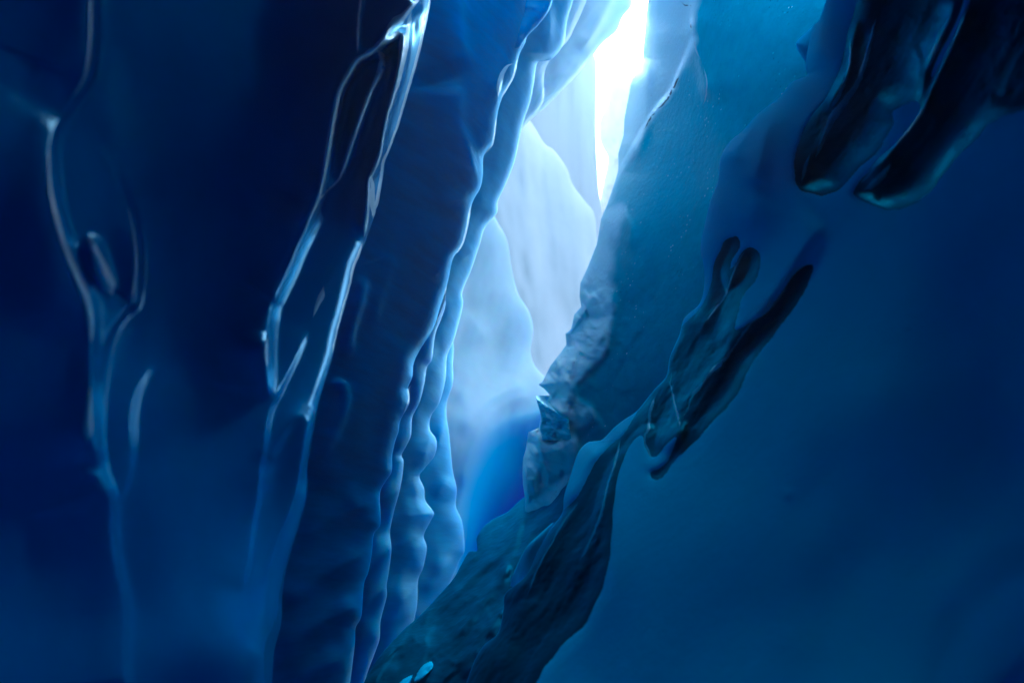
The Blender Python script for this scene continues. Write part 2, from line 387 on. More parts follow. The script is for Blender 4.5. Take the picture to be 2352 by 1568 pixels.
tag(o, "nearest wall on the left, dark blue glazed ice with thin glowing ribs", "ice wall", "ice walls of the crevasse")

M['highlight'] = ice("painted_highlight_ice", (0.55, 0.80, 0.95), rough=0.25, bump=0.05, bscale=6, mottle=0.25, sss=0.5, radius=(0.2, 0.5, 0.9), sscale=0.05, ior=1.31, gloss=(0.8, 0.95, 1.0), gpow=0.9)  # pale colour for bands that paint bright reflections along the ribs
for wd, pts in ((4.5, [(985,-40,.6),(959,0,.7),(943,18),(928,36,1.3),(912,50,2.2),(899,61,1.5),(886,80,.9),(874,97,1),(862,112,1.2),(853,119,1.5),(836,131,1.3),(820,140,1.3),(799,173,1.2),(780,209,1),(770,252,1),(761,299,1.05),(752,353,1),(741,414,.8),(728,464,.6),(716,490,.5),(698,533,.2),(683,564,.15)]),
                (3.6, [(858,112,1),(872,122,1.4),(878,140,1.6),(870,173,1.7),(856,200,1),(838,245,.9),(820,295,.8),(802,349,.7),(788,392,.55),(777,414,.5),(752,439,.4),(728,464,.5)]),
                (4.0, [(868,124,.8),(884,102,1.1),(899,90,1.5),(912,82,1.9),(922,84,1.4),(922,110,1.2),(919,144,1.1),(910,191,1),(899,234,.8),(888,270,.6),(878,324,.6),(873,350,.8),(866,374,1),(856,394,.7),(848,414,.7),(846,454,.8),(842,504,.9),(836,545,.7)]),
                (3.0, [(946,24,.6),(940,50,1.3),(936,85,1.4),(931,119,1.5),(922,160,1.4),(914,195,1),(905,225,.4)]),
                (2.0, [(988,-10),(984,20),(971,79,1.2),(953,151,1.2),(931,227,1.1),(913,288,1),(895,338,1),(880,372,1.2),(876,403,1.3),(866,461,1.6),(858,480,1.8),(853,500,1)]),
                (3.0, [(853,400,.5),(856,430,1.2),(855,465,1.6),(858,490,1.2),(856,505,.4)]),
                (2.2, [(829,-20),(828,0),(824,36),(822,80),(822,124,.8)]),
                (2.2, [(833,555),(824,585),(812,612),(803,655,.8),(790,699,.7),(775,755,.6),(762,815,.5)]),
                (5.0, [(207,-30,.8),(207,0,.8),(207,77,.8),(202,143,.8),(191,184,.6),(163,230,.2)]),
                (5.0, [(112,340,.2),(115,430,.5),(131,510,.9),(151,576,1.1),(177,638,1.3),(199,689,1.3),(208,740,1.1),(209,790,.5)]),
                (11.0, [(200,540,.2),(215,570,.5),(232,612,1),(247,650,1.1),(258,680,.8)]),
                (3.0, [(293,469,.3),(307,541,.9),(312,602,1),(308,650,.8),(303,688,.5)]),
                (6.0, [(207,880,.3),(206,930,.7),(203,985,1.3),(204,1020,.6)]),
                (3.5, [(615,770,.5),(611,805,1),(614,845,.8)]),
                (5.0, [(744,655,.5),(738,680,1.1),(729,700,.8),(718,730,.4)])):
    ribbon("painted_highlight", M['highlight'], pts, wd * 1.35, SURF['glazed_deep_iceice_wall'], o, lift=0.004, wob=0.5, cross=7)

# ------------------------------------------------------------------ second rib on the left
B_edge = [(1230,-500),(1212,-120),(1209,0),(1209,86),(1193,125),(1179,180),(1157,216),(1143,259),(1134,324),(1111,358),(1109,400),(1103,432),(1088,458),(1081,480),(1074,522),(1062,564),(1041,592),(1030,640),(1022,670),
          (1012,700),(996,753),(965,802),(950,835),(947,865),(937,892),(940,925),(920,964),(915,991),(908,1012),(901,1045),(900,1081),(886,1105),(873,1133),(874,1201),(859,1225),(854,1269),(846,1313),(836,1341),(830,1413),(817,1441),(815,1481),(804,1568),(790,1700),(780,2000)]
B_base = tps([(500,-400,4.3),(1200,-400,6.0),(700,200,4.6),(1150,150,6.0),(700,800,4.4),(1000,650,5.6),(600,1400,4.0),(830,1400,4.9),(900,1000,5.2),(780,2000,4.6),(500,2000,3.8)])
B_r = [
    ([(1054,-60),(1054,0),(1060,90),(1072,130),(1086,169,.4)], 0.10, 90, 12),
    ([(1050,175,.5),(1054,198),(1056,281),(1076,342),(1097,428,.7)], 0.10, 90, 12),
    ([(1154,158,.6),(1147,180,1),(1143,223,1),(1137,260,.6)], 0.06, 25, 8),
    ([(1000,480,.4),(1040,462,.9),(1086,460,1)], 0.05, 10, 30),
    ([(880,560,.5),(900,600,.5),(870,700,.7),(850,760,.5)], 0.06, 50, 10),
    ([(835,620),(832,680),(808,760),(800,830,.6)], 0.08, 20, 10),
    ([(742,900,.5),(770,880,.9),(790,885,1),(795,930,1),(770,1000,.8),(730,1060,.6)], 0.06, 22, 10),
    ([(700,1100,.4),(760,1000,.7),(860,880,.7),(960,800,.4)], 0.10, 60, 60),
    ([(640,1500,.5),(720,1440,.8),(800,1400,1),(835,1380,.6)], 0.05, 12, 40),
    ([(650,1400,.5),(730,1330,.8),(800,1290,1),(845,1265,.6)], 0.05, 12, 40),
    ([(660,1568,.5),(720,1540,.8),(800,1500,1)], 0.05, 12, 40),
    ([(690,1250,.5),(760,1190,.8),(860,1150,1)], 0.05, 14, 50),
]
def B_disp(x, y, d):
    r = 0.03 * fbm(x, y, 160, 420, 10, 3, 21) * smooth(0, 60, d)
    for pts, h, wl, wr in B_r: r = r + ridge(x, y, pts, h, wl, wr)
    return r + 0.02 * np.exp(-d / 40) * fbm(x, y, 60, 50, 0, 2, 5)
o = sheet("ice_rib", M['rib'], B_edge, 1, 560, B_base, B_disp, rnd=34, k=1.7, thick=0.5, step=3.0)
tag(o, "deep blue rib with a scalloped pale rim, right behind the glazed near wall", "ice rib", "ribs of the left wall")

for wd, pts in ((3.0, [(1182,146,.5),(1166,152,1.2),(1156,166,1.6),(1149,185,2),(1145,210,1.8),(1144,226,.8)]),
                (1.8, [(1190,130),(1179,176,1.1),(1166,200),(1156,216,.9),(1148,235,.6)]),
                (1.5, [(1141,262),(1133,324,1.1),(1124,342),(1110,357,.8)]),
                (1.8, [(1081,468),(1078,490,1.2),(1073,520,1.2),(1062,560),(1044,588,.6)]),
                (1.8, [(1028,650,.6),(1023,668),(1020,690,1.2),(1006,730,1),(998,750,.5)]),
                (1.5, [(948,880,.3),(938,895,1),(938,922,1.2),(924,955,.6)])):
    ribbon("painted_highlight", M['highlight'], pts, wd, SURF['blue_rib_iceice_rib'], o, lift=0.008, wob=0.4, cross=5)  # highlights along the rim, painted as pale bands

# thin rib just behind it, low down
B2_edge = [(1020,500),(1030,560),(1036,600),(1026,650),(1020,672),(1023,700),(1012,735),(999,769),(992,823),(980,844),(974,883),(963,925),(947,958),(944,997),(935,1020),(922,1045),(927,1061),(920,1117),(904,1177),(896,1221),(899,1261),(894,1305),(888,1345),(888,1369),(874,1425),(872,1465),(860,1501),(836,1568),(800,1700),(780,1900)]
B2_base = tps([(1000,450,6.4),(1000,750,6.1),(900,1100,5.7),(850,1500,5.3),(700,900,5.6),(600,1500,4.9),(800,1900,5.0)])
def B2_disp(x, y, d):
    r = 0.05 * fbm(x, y, 60, 95, 10, 2, 31)
    for yy in (1130, 1250, 1330, 1430, 1510):
        r = r + ridge(x, y, [(820, yy+90,.3),(860, yy+40,.8),(930, yy-20,1)], 0.06, 10, 34)
    return r
o = sheet("ice_rib", M['rib2'], B2_edge, 1, 220, B2_base, B2_disp, rnd=42, k=1.4, thick=0.35, step=2.6)
tag(o, "slim lumpy rib peeping out between the deep blue rib and the pale grey-blue one", "ice rib", "ribs of the left wall")

# small dark facet high up, between the second and the third rib
Bt_edge = [(1330,-160),(1290,-50),(1269,0),(1258,29),(1236,58),(1209,86),(1195,110)]
def Bt_disp(x, y, d): return 0.05 * fbm(x, y, 50, 60, 0, 2, 3) + ridge(x, y, [(1190,18,.4),(1222,16),(1236,24,.5)], .04, 8, 8)
o = sheet("ice_flake", M['rib'], Bt_edge, 1, 120, tps([(1200,-100,6.5),(1260,0,6.4),(1210,80,6.2),(1150,50,6.2)]), Bt_disp, rnd=22, k=1.6, thick=0.2, step=2.4)
tag(o, "small dark blue flake with a bright curved rim atop the second rib", "ice flake")

# ------------------------------------------------------------------ third rib
C_edge = [(1400,-420),(1340,-120),(1316,0),(1303,47),(1294,101),(1266,137),(1235,144),(1227,187),(1218,234),(1200,288),(1182,371),(1161,425),(1143,464),(1141,490),(1114,522),(1101,564),(1082,620),(1062,670),(1063,702),(1046,769),(1037,792),
          (1026,822),(1023,870),(1010,922),(990,955),(987,985),(1000,1005),(1003,1025),(996,1049),(975,1075),(963,1093),(974,1121),(977,1149),(996,1177),(988,1197),(973,1229),(980,1257),(972,1301),(960,1333),(956,1401),(930,1500),(900,1700)]
C_base = tps([(1350,-300,8.0),(1250,0,7.6),(1150,-100,7.0),(1150,400,7.2),(1000,400,6.7),(1050,750,7.0),(950,800,6.5),(980,1100,6.7),(850,1200,6.2),(950,1450,6.4),(850,1700,6.0)])
C_r = [
    ([(1200,122,.8),(1225,121,1),(1252,124,.8)], 0.05, 8, 26),
    ([(1252,-40),(1260,20),(1262,70),(1254,120,.5)], 0.10, 40, 10),
    ([(1082,464,.5),(1074,530,1),(1062,564,.5)], 0.05, 15, 20),
    ([(1046,606,.6),(1070,590,1),(1098,568,1)], 0.05, 10, 40),
    ([(985,1000),(975,1060),(960,1100),(975,1130,.6)], 0.06, 30, 9),
    ([(870,1320,.4),(920,1250,.8),(975,1225,.8)], 0.07, 12, 50),
    ([(880,1450,.4),(920,1390,.8),(965,1330,.8)], 0.07, 12, 50),
]
def C_disp(x, y, d):
    r = 0.06 * fbm(x, y, 80, 130, 12, 3, 41) * smooth(0, 30, d) + 0.035 * fbm(x, y, 60, 80, 0, 2, 42) * smooth(900, 1100, y)
    for pts, h, wl, wr in C_r: r = r + ridge(x, y, pts, h, wl, wr)
    return r
o = sheet("ice_rib", M['rib2'], C_edge, 1, 330, C_base, C_disp, rnd=62, k=1.3, thick=0.5, step=2.6)
tag(o, "pale rib with a long soft cream-grey rim running from top to floor", "ice rib", "ribs of the left wall")

C2_edge = [(1020,720),(1036,765),(1042,800),(1040,834),(1040,880),(1026,925),(1026,960),(1030,985),(1034,1021),(1040,1081),(1049,1121),(1047,1161),(1062,1201),(1067,1261),(1056,1285),(1032,1341),(1000,1400),(980,1500),(960,1700)]
def C2_disp(x, y, d):
    r = 0.05 * fbm(x, y, 60, 95, 12, 2, 51)
    r = r + ridge(x, y, [(1026,960),(1010,1010),(1000,1040,.6)], .06, 14, 10) + ridge(x, y, [(1034,1090),(1022,1110),(996,1150,.6)], .06, 14, 22)
    r = r + ridge(x, y, [(1040,1270),(1000,1330),(960,1370,.6)], .07, 40, 14)
    return r
o = sheet("ice_rib", M['rib2'], C2_edge, 1, 170, tps([(1050,750,7.8),(950,800,7.2),(1030,1100,7.6),(930,1200,7.0),(960,1650,6.7)]), C2_disp, rnd=46, k=1.2, thick=0.4, step=2.6)
tag(o, "short bulging rib low down, right of the long cream-rimmed rib and beside the blue hollow", "ice rib", "ribs of the left wall")

# ------------------------------------------------------------------ pale curtain hanging at the top
E1_edge = [(1450,-400),(1390,-120),(1348,0),(1319,65),(1303,95),(1262,140),(1250,175),(1246,238),(1204,292),(1180,330)]
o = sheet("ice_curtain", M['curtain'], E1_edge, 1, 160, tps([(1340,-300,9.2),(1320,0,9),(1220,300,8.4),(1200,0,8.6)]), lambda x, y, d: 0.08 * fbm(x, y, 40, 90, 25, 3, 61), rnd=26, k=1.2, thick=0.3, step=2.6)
tag(o, "narrow cream-grey curtain fold hugging the top of the third rib", "ice curtain", "hanging ice curtains")
E2_edge = [(1560,-420),(1480,-100),(1454,0),(1451,16),(1431,40),(1417,72),(1384,101),(1359,133),(1323,176),(1287,212),(1251,248),(1215,279),(1190,305)]
def E2_disp(x, y, d):
    r = 0.10 * fbm(x, y, 60, 120, 35, 3, 62)
    for pts, h, wl, wr in [([(1410,-40),(1402,0),(1370,65),(1330,126,.7)], .14, 30, 12), ([(1345,135,.5),(1334,146),(1316,166),(1287,173,.7),(1254,187,.5)], .10, 16, 16)]:
        r = r + ridge(x, y, pts, h, wl, wr)
    return r
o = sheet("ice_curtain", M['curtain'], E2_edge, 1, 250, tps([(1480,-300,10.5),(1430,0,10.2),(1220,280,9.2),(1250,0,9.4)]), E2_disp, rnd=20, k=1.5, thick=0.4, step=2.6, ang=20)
tag(o, "broad pale blue-grey curtain of ice hanging at the top beside the white slit of sky", "ice curtain", "hanging ice curtains")

# ------------------------------------------------------------------ far left wall with the deep blue hollow
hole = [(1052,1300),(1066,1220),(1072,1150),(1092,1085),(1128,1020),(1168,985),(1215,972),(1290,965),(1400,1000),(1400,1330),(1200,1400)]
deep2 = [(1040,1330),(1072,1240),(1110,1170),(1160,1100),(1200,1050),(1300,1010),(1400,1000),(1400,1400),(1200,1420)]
D_edge = [(1060,-200),(1090,200),(1110,420),(1120,460),(1139,503),(1164,550),(1175,614),(1189,672),(1215,715),(1225,758),(1219,809),(1238,852),(1300,900),(1420,960),(1480,1050),(1480,1500)]
D_base = tps([(1000,0,12),(1000,600,11),(1150,600,13),(1150,800,12.6),(1050,1000,10.5),(1230,850,12.6),(1300,1100,11.5),(1000,1400,9.6),(1400,1400,10),(1450,1000,12)])
def D_disp(x, y, d):
    s = sdf(x, y, hole, 90); s2 = sdf(x, y, deep2, 90)
    r = 0.10 * fbm(x, y, 60, 200, 18, 3, 71)
    for pts in ([(1235,905,.8),(1180,915,1),(1130,950,1),(1095,1000,1),(1070,1060,.8),(1058,1130,.5)], [(1235,875,.5),(1150,900,.8),(1090,950,.8),(1058,1010,.5)], [(1060,700,.5),(1100,760,.7),(1120,800,.4)], [(1175,640,.4),(1130,760,.7),(1080,860,.7),(1050,940,.4)]):
        r = r + ridge(x, y, pts, 0.16, 40, 20)
    return r + 1.3 * smooth(-25, 85, s) + 1.2 * smooth(-30, 85, s2)
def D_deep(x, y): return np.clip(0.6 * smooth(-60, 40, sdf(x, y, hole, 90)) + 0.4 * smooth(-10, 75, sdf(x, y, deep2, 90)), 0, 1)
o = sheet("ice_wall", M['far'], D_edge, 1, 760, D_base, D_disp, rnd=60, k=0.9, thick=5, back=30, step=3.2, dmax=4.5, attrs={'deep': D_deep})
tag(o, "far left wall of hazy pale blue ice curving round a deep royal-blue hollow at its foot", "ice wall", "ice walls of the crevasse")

# ------------------------------------------------------------------ bright far end of the crevasse
F1_edge = [(1150,180),(1190,240),(1222,284),(1251,331),(1269,342),(1301,385),(1316,425),(1348,468),(1362,486),(1369,522),(1372,600),(1380,760),(1420,1000),(1450,1100)]
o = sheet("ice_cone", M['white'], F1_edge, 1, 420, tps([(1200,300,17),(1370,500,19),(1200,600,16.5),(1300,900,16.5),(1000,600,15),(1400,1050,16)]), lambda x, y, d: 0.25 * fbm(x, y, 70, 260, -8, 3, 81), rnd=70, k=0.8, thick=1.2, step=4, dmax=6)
tag(o, "pale blue-white cone of ice with a sloping right shoulder in the bright gap", "ice cone")
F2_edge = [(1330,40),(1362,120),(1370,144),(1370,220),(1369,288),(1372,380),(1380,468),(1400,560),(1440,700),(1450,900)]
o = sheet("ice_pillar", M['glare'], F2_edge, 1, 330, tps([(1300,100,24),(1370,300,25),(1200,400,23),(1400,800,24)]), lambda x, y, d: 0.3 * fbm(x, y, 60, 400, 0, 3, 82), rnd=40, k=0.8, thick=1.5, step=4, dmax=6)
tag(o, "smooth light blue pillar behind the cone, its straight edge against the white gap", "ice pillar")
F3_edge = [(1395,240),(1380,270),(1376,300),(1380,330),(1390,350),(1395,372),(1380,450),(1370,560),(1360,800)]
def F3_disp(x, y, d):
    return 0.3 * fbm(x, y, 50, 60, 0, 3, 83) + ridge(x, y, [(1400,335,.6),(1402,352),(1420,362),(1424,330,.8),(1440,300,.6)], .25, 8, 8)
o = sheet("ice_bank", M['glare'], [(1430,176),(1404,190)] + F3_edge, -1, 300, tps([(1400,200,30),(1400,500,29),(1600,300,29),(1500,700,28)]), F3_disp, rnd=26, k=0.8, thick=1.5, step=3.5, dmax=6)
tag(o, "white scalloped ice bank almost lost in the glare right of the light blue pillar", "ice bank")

# ------------------------------------------------------------------ the right wall
G_edge = [(1580,-560),(1510,-200),(1488,0),(1481,54),(1476,133),(1463,158),(1449,194),(1442,230),(1434,274),(1433,306),(1420,353),(1420,392),(1409,428),(1395,468),(1380,504),(1371,560),(1348,618),(1333,650),(1331,679),(1335,704),
          (1319,722),(1312,755),(1299,766),(1301,791),(1286,812),(1265,838),(1247,874),(1237,883),(1250,893),(1262,905),(1262,912),(1250,925),(1243,953),(1238,982),(1214,992),(1207,1035),(1202,1050),(1200,1083),(1201,1113),(1206,1143),(1206,1178),(1194,1223),(1180,1280),(1170,1400)]
G_base = tps([(1480,-500,9.5),(1482,0,9.0),(1430,300,8.2),(1380,500,7.4),(1330,700,7.0),(1250,880,6.8),(1210,1050,6.5),(1200,1250,6.2),(1600,0,6.6),(1600,400,6.1),(1500,700,5.9),(1400,900,6.0),(1350,1100,5.9),
              (1850,0,5.0),(1750,400,5.0),(1650,800,4.9),(2100,-300,4.4),(2100,600,4.2),(1700,1300,5.0)])
G_cut = [(1590,-40),(1592,60,1),(1594,90,1),(1562,165),(1540,215),(1508,250),(1480,300),(1450,350),(1424,395),(1410,430,.6)]
G_r = [
    ([(1610,0,.6),(1590,60),(1594,95),(1612,150),(1622,200),(1618,240,.5)], 0.10, 14, 60),
    ([(1476,133,.4),(1486,190),(1484,260),(1470,330),(1440,380,.6)], 0.12, 60, 14),
    ([(1402,650,.6),(1412,701),(1398,766),(1387,809),(1360,840,.8),(1327,873),(1318,889),(1323,918),(1356,945),(1390,1000,.7)], 0.10, 50, 10),
    ([(1303,830),(1300,870),(1310,890),(1300,930),(1306,960)], 0.10, 14, 8),
    ([(1258,908,.5),(1275,935),(1295,955),(1306,980)], 0.14, 8, 16),
    ([(1306,986),(1318,1015),(1323,1043),(1312,1080,.6)], 0.10, 40, 9),
    ([(1300,985,.4),(1278,1020),(1262,1050,.5)], 0.07, 10, 18),
    ([(1212,1010),(1230,1040),(1234,1070,.6)], 0.08, 12, 10),
    ([(1216,1050),(1212,1100),(1214,1150,.6)], 0.06, 10, 14),
    ([(1415,470,.5),(1440,500),(1452,540),(1446,590,.4)], 0.05, 18, 9),
]
def G_disp(x, y, d):
    r = 0.06 * fbm(x, y, 220, 420, 15, 2, 91)
    nearrim = np.exp(-np.maximum(d - 30, 0) / 70) * smooth(560, 760, y)
    r = r + nearrim * 0.11 * facets(x, y, 46, 80, 25, 5, 1190, 1700, 560, 1300)
    r = r + nearrim * 0.035 * facets(x, y, 16, 26, -20, 6, 1190, 1600, 600, 1300)
    r = r + nearrim * 0.012 * np.abs(fbm(x, y, 17, 30, -25, 3, 93))
    dd, s, k = polydist(x, y, resample([(p[0], p[1], p[2] if len(p) > 2 else 1.0) for p in G_cut], 6), 200)
    r = r + np.where(s > 0, 0, 0.13 * k) * smooth(0, 9, dd) * np.exp(-dd / 90) + 0.03 * np.exp(-(dd / 2.5) ** 2) * k
    for pts, h, wl, wr in G_r: r = r + ridge(x, y, pts, h, wl, wr)
    return r
pale_polys = [[(1300,540),(1420,470),(1412,560),(1402,650),(1412,701),(1398,766),(1387,809),(1360,840),(1327,873),(1318,889),(1323,918),(1356,945),(1345,975),(1310,986),(1323,1043),(1302,1105),(1291,1178),(1240,1230),(1150,1300),(1100,1100),(1150,900),(1200,800)],
              [(1380,-200),(1600,-200),(1592,60),(1594,95),(1562,165),(1540,215),(1508,250),(1480,300),(1450,350),(1424,395),(1380,430)]]
def G_pale(x, y):
    wx = x + 8 * fbm(x, y, 30, 40, 20, 3, 97)
    r = np.full(x.shape, -100.0)
    for p in pale_polys: r = np.maximum(r, sdf(wx, y, p, 100))
    return 0.75 * smooth(-14, 12, r)
o = sheet("ice_wall", M['right'], G_edge, -1, 900, G_base, G_disp, rnd=110, k=0.8, thick=0.8, step=2.6, dmax=5, jag=True, attrs={'pale': G_pale})
tag(o, "tall teal wall on the right of the gap, bubbly ice with a broken, jagged pale edge", "ice wall", "ice walls of the crevasse")
# separate sharp tooth on the broken edge
T_edge = [(1222,898),(1230,909),(1243,913),(1258,906),(1264,903),(1276,925),(1296,955),(1306,985)]
To = sheet("ice_tooth", M['frosty'], [(1231,908),(1234,925),(1240,945),(1243,965),(1240,985),(1246,1010)], -1, 66, tps([(1231,908,6.7),(1300,960,6.25),(1240,1000,6.5),(1300,900,6.5)]),
           lambda x, y, d: 0.05 * np.abs(fbm(x, y, 18, 22, 20, 3, 95)) + 0.02 * np.maximum(0, (915 + (x - 1231) * 0.66) - y) , rnd=8, k=1, thick=0.15, step=1.6, dmax=2.5, jag=True, back=40)
tag(To, "small sharp tooth of clear ice pointing left from the broken edge of the teal wall", "ice tooth")

M['crack'] = ice("crack_shadow_ice", (0.01, 0.07, 0.11), rough=0.6, spec=0.1)
M['frost'] = ice("frosted_crease_ice", (0.45, 0.68, 0.80), rough=0.5, spec=0.3)
right_wall = [q for q in S.objects if q.name.startswith("ice_wall") and "teal" in q.get("label", "")][0]
for pts in ([(1563,160,.6),(1553,190),(1540,215),(1526,237),(1508,252)], [(1508,252),(1490,278),(1478,300,.6)], [(1562,4,.6),(1572,12),(1584,14,1.4),(1592,16,.6)], [(1586,48),(1587,62,1.4),(1588,74,.6)]):
    ribbon("crack", M['crack'], pts, 1.9, SURF['bubbly_teal_iceice_wall'], right_wall)
for pts in ([(1616,150,.5),(1623,190),(1621,225),(1612,246,.5)], [(1596,60,.6),(1594,96),(1600,118),(1610,140,.6)]):
    ribbon("frost_line", M['frost'], pts, 1.4, SURF['bubbly_teal_iceice_wall'], right_wall)

# ------------------------------------------------------------------ the floor of broken ice
J_edge = [(1330,1050),(1206,1140),(1190,1152),(1165,1175),(1132,1192),(1110,1210),(1095,1235),(1096,1264),(1078,1266),(1060,1295),(1040,1330),(1000,1375),(970,1408),(925,1448),(870,1508),(835,1568),(760,1700),(700,1900)]
J_base = tps([(1206,1140,7.2),(1100,1240,6.5),(1000,1380,5.6),(870,1500,4.8),(1150,1500,4.0),(1300,1300,4.6),(1300,1100,6.2),(1000,1568,4.1),(1400,1600,3.4),(900,1900,3.2),(1300,2000,2.8)])
def J_disp(x, y, d):
    r = 0.05 * np.abs(fbm(x, y, 60, 150, 40, 4, 101)) + 0.03 * fbm(x, y, 18, 60, 45, 3, 102)
    for pts in ([(1200,1150),(1190,1230),(1170,1290),(1150,1350,.6)], [(1195,1200),(1160,1265),(1100,1310),(1060,1350),(1000,1420,.6)], [(1155,1365),(1150,1410),(1110,1470),(1070,1568)], [(1160,1265),(1158,1330),(1128,1358),(1090,1410),(1040,1480,.5)]):
        r = r + ridge(x, y, pts, 0.08, 22, 9)
    return r
o = sheet("crevasse_floor", M['floor'], J_edge, -1, 620, J_base, J_disp, rnd=14, k=0.8, thick=0.6, step=3.0, dmax=4.0, ang=38)
tag(o, kind='structure')

# ------------------------------------------------------------------ right bank: dark bare ice, blue snow lying on it
H_edge = [(2020,-420),(1940,-120),(1898,0),(1881,47),(1866,64),(1850,150),(1853,173),(1818,189),(1790,223),(1739,263),(1707,299),(1678,324),(1656,360),(1649,414),(1631,464),(1617,522),(1609,570),(1618,630),(1609,693),(1573,729),(1560,770),
          (1539,819),(1530,864),(1501,896),(1465,941),(1434,963),(1411,981),(1388,1005),(1375,1013),(1359,1012),(1342,1021),(1326,1043),(1313,1083),(1296,1137),(1291,1178),(1264,1215),(1235,1265),(1208,1321),(1162,1361),(1156,1401),(1144,1453),(1108,1485),(1080,1541),(1050,1640),(980,1900)]
H_base = tps([(2020,-420,4.2),(1898,0,4.1),(1650,400,4.0),(1610,640,3.9),(1465,941,3.8),(1300,1140,3.8),(1160,1380,3.5),(1080,1541,3.2),(2000,200,3.2),(1850,600,3.1),(1600,1000,3.0),(1400,1300,2.8),
              (2350,0,2.3),(2350,500,1.9),(2000,900,2.0),(1700,1200,2.2),(1400,1568,2.3),(2350,1000,1.55),(2000,1400,1.6),(2350,1568,1.2),(2900,-400,1.5),(2900,800,1.1),(2900,1900,0.9),(1900,1900,1.3)])
bare_polys = [
    [(1654,576),(1660,552),(1681,541),(1694,545),(1697,565),(1683,600),(1676,632),(1690,612),(1700,580),(1717,566),(1740,572),(1749,600),(1736,639),(1706,680),(1699,716),(1690,756),(1726,738),(1762,716),(1794,675),(1820,632),(1843,612),(1868,618),(1822,712),(1771,780),(1731,836),(1686,915),(1636,970),(1591,1022),(1552,1058),(1520,1098),(1497,1096),(1494,1082),(1520,1070),(1535,1050),(1551,1004),(1530,1018),(1505,1048),(1490,1044),(1479,1026),(1472,1002),
     (1450,1018),(1430,1052),(1412,1101),(1406,1161),(1404,1253),(1392,1321),(1376,1373),(1344,1433),(1300,1473),(1260,1521),(1232,1568),(1150,1760),(900,1900),(900,1500),(1150,1340),(1190,1330),(1212,1310),(1236,1285),(1262,1232),(1278,1204),(1296,1178),(1329,1132),(1359,1078),(1399,1029),(1430,996),(1461,951),(1480,905),(1515,870),(1528,830),(1560,758),(1600,718),(1627,675),(1641,612)],
    [(1990,-200),(1973,0),(1948,72),(1944,108),(1934,162),(1901,223),(1858,277),(1833,342),(1824,396),(1829,428),(1858,446),(1898,446),(1930,432),(1962,396),(2009,353),(2038,310),(2052,281),(2050,258),(2085,236),(2108,222),(2120,180),(2150,120),(2190,60),(2215,0),(2290,-200)],
    [(2232,0),(2200,80),(2165,150),(2140,210),(2114,274),(2045,353),(1966,428),(1968,452),(2027,479),(2081,474),(2135,445),(2171,396),(2207,353),(2243,317),(2279,281),(2360,250),(2600,200),(2600,-300),(2310,-200)],
]
_c = {}
def bare_sdf(x, y):
    key = (x.shape, float(x.flat[0]), float(x.flat[-1]))
    if key not in _c:
        r = np.full(x.shape, -140.0)
        wx = x + 3 * fbm(x, y, 40, 60, 30, 2, 111); wy = y + 3 * fbm(x, y, 30, 30, 0, 2, 112)
        for p in bare_polys: r = np.maximum(r, sdf(wx, wy, p, 140))
        _c[key] = r
    return _c[key]
def H_common(x, y, d):
    r = 0.03 * fbm(x, y, 260, 420, 35, 2, 113)
    for pts, h, wl, wr in [
        ([(1905,-60),(1890,60),(1880,120),(1868,160,.6)], .08, 20, 40),
        ([(1800,240,.4),(1760,300),(1740,380),(1725,450,.5)], .08, 40, 26), ([(1760,260,.3),(1700,330),(1680,400,.6)], .06, 25, 20),
        ([(1900,500,.6),(1850,560),(1800,640),(1740,720),(1690,780,.8),(1640,870),(1600,930),(1560,1000),(1545,1050,.5)], .10, 70, 22),
        ([(1760,430,.5),(1730,480),(1700,540,.5)], .06, 60, 50),
        ([(2600,1440),(2480,1440),(2400,1470),(2340,1520),(2300,1600),(2290,1700),(2290,1800)], -.16, 110, 60),
        ([(1400,1010,.5),(1350,1060),(1320,1120),(1298,1170,.6)], .05, 12, 14), ([(1800,1150,.6),(1812,1130,.8),(1818,1115,.4)], .012, 10, 10), ([(2078,765,.6),(2084,745,.8),(2086,730,.4)], .008, 10, 8),
    ]:
        r = r + ridge(x, y, pts, h, wl, wr)
    return r
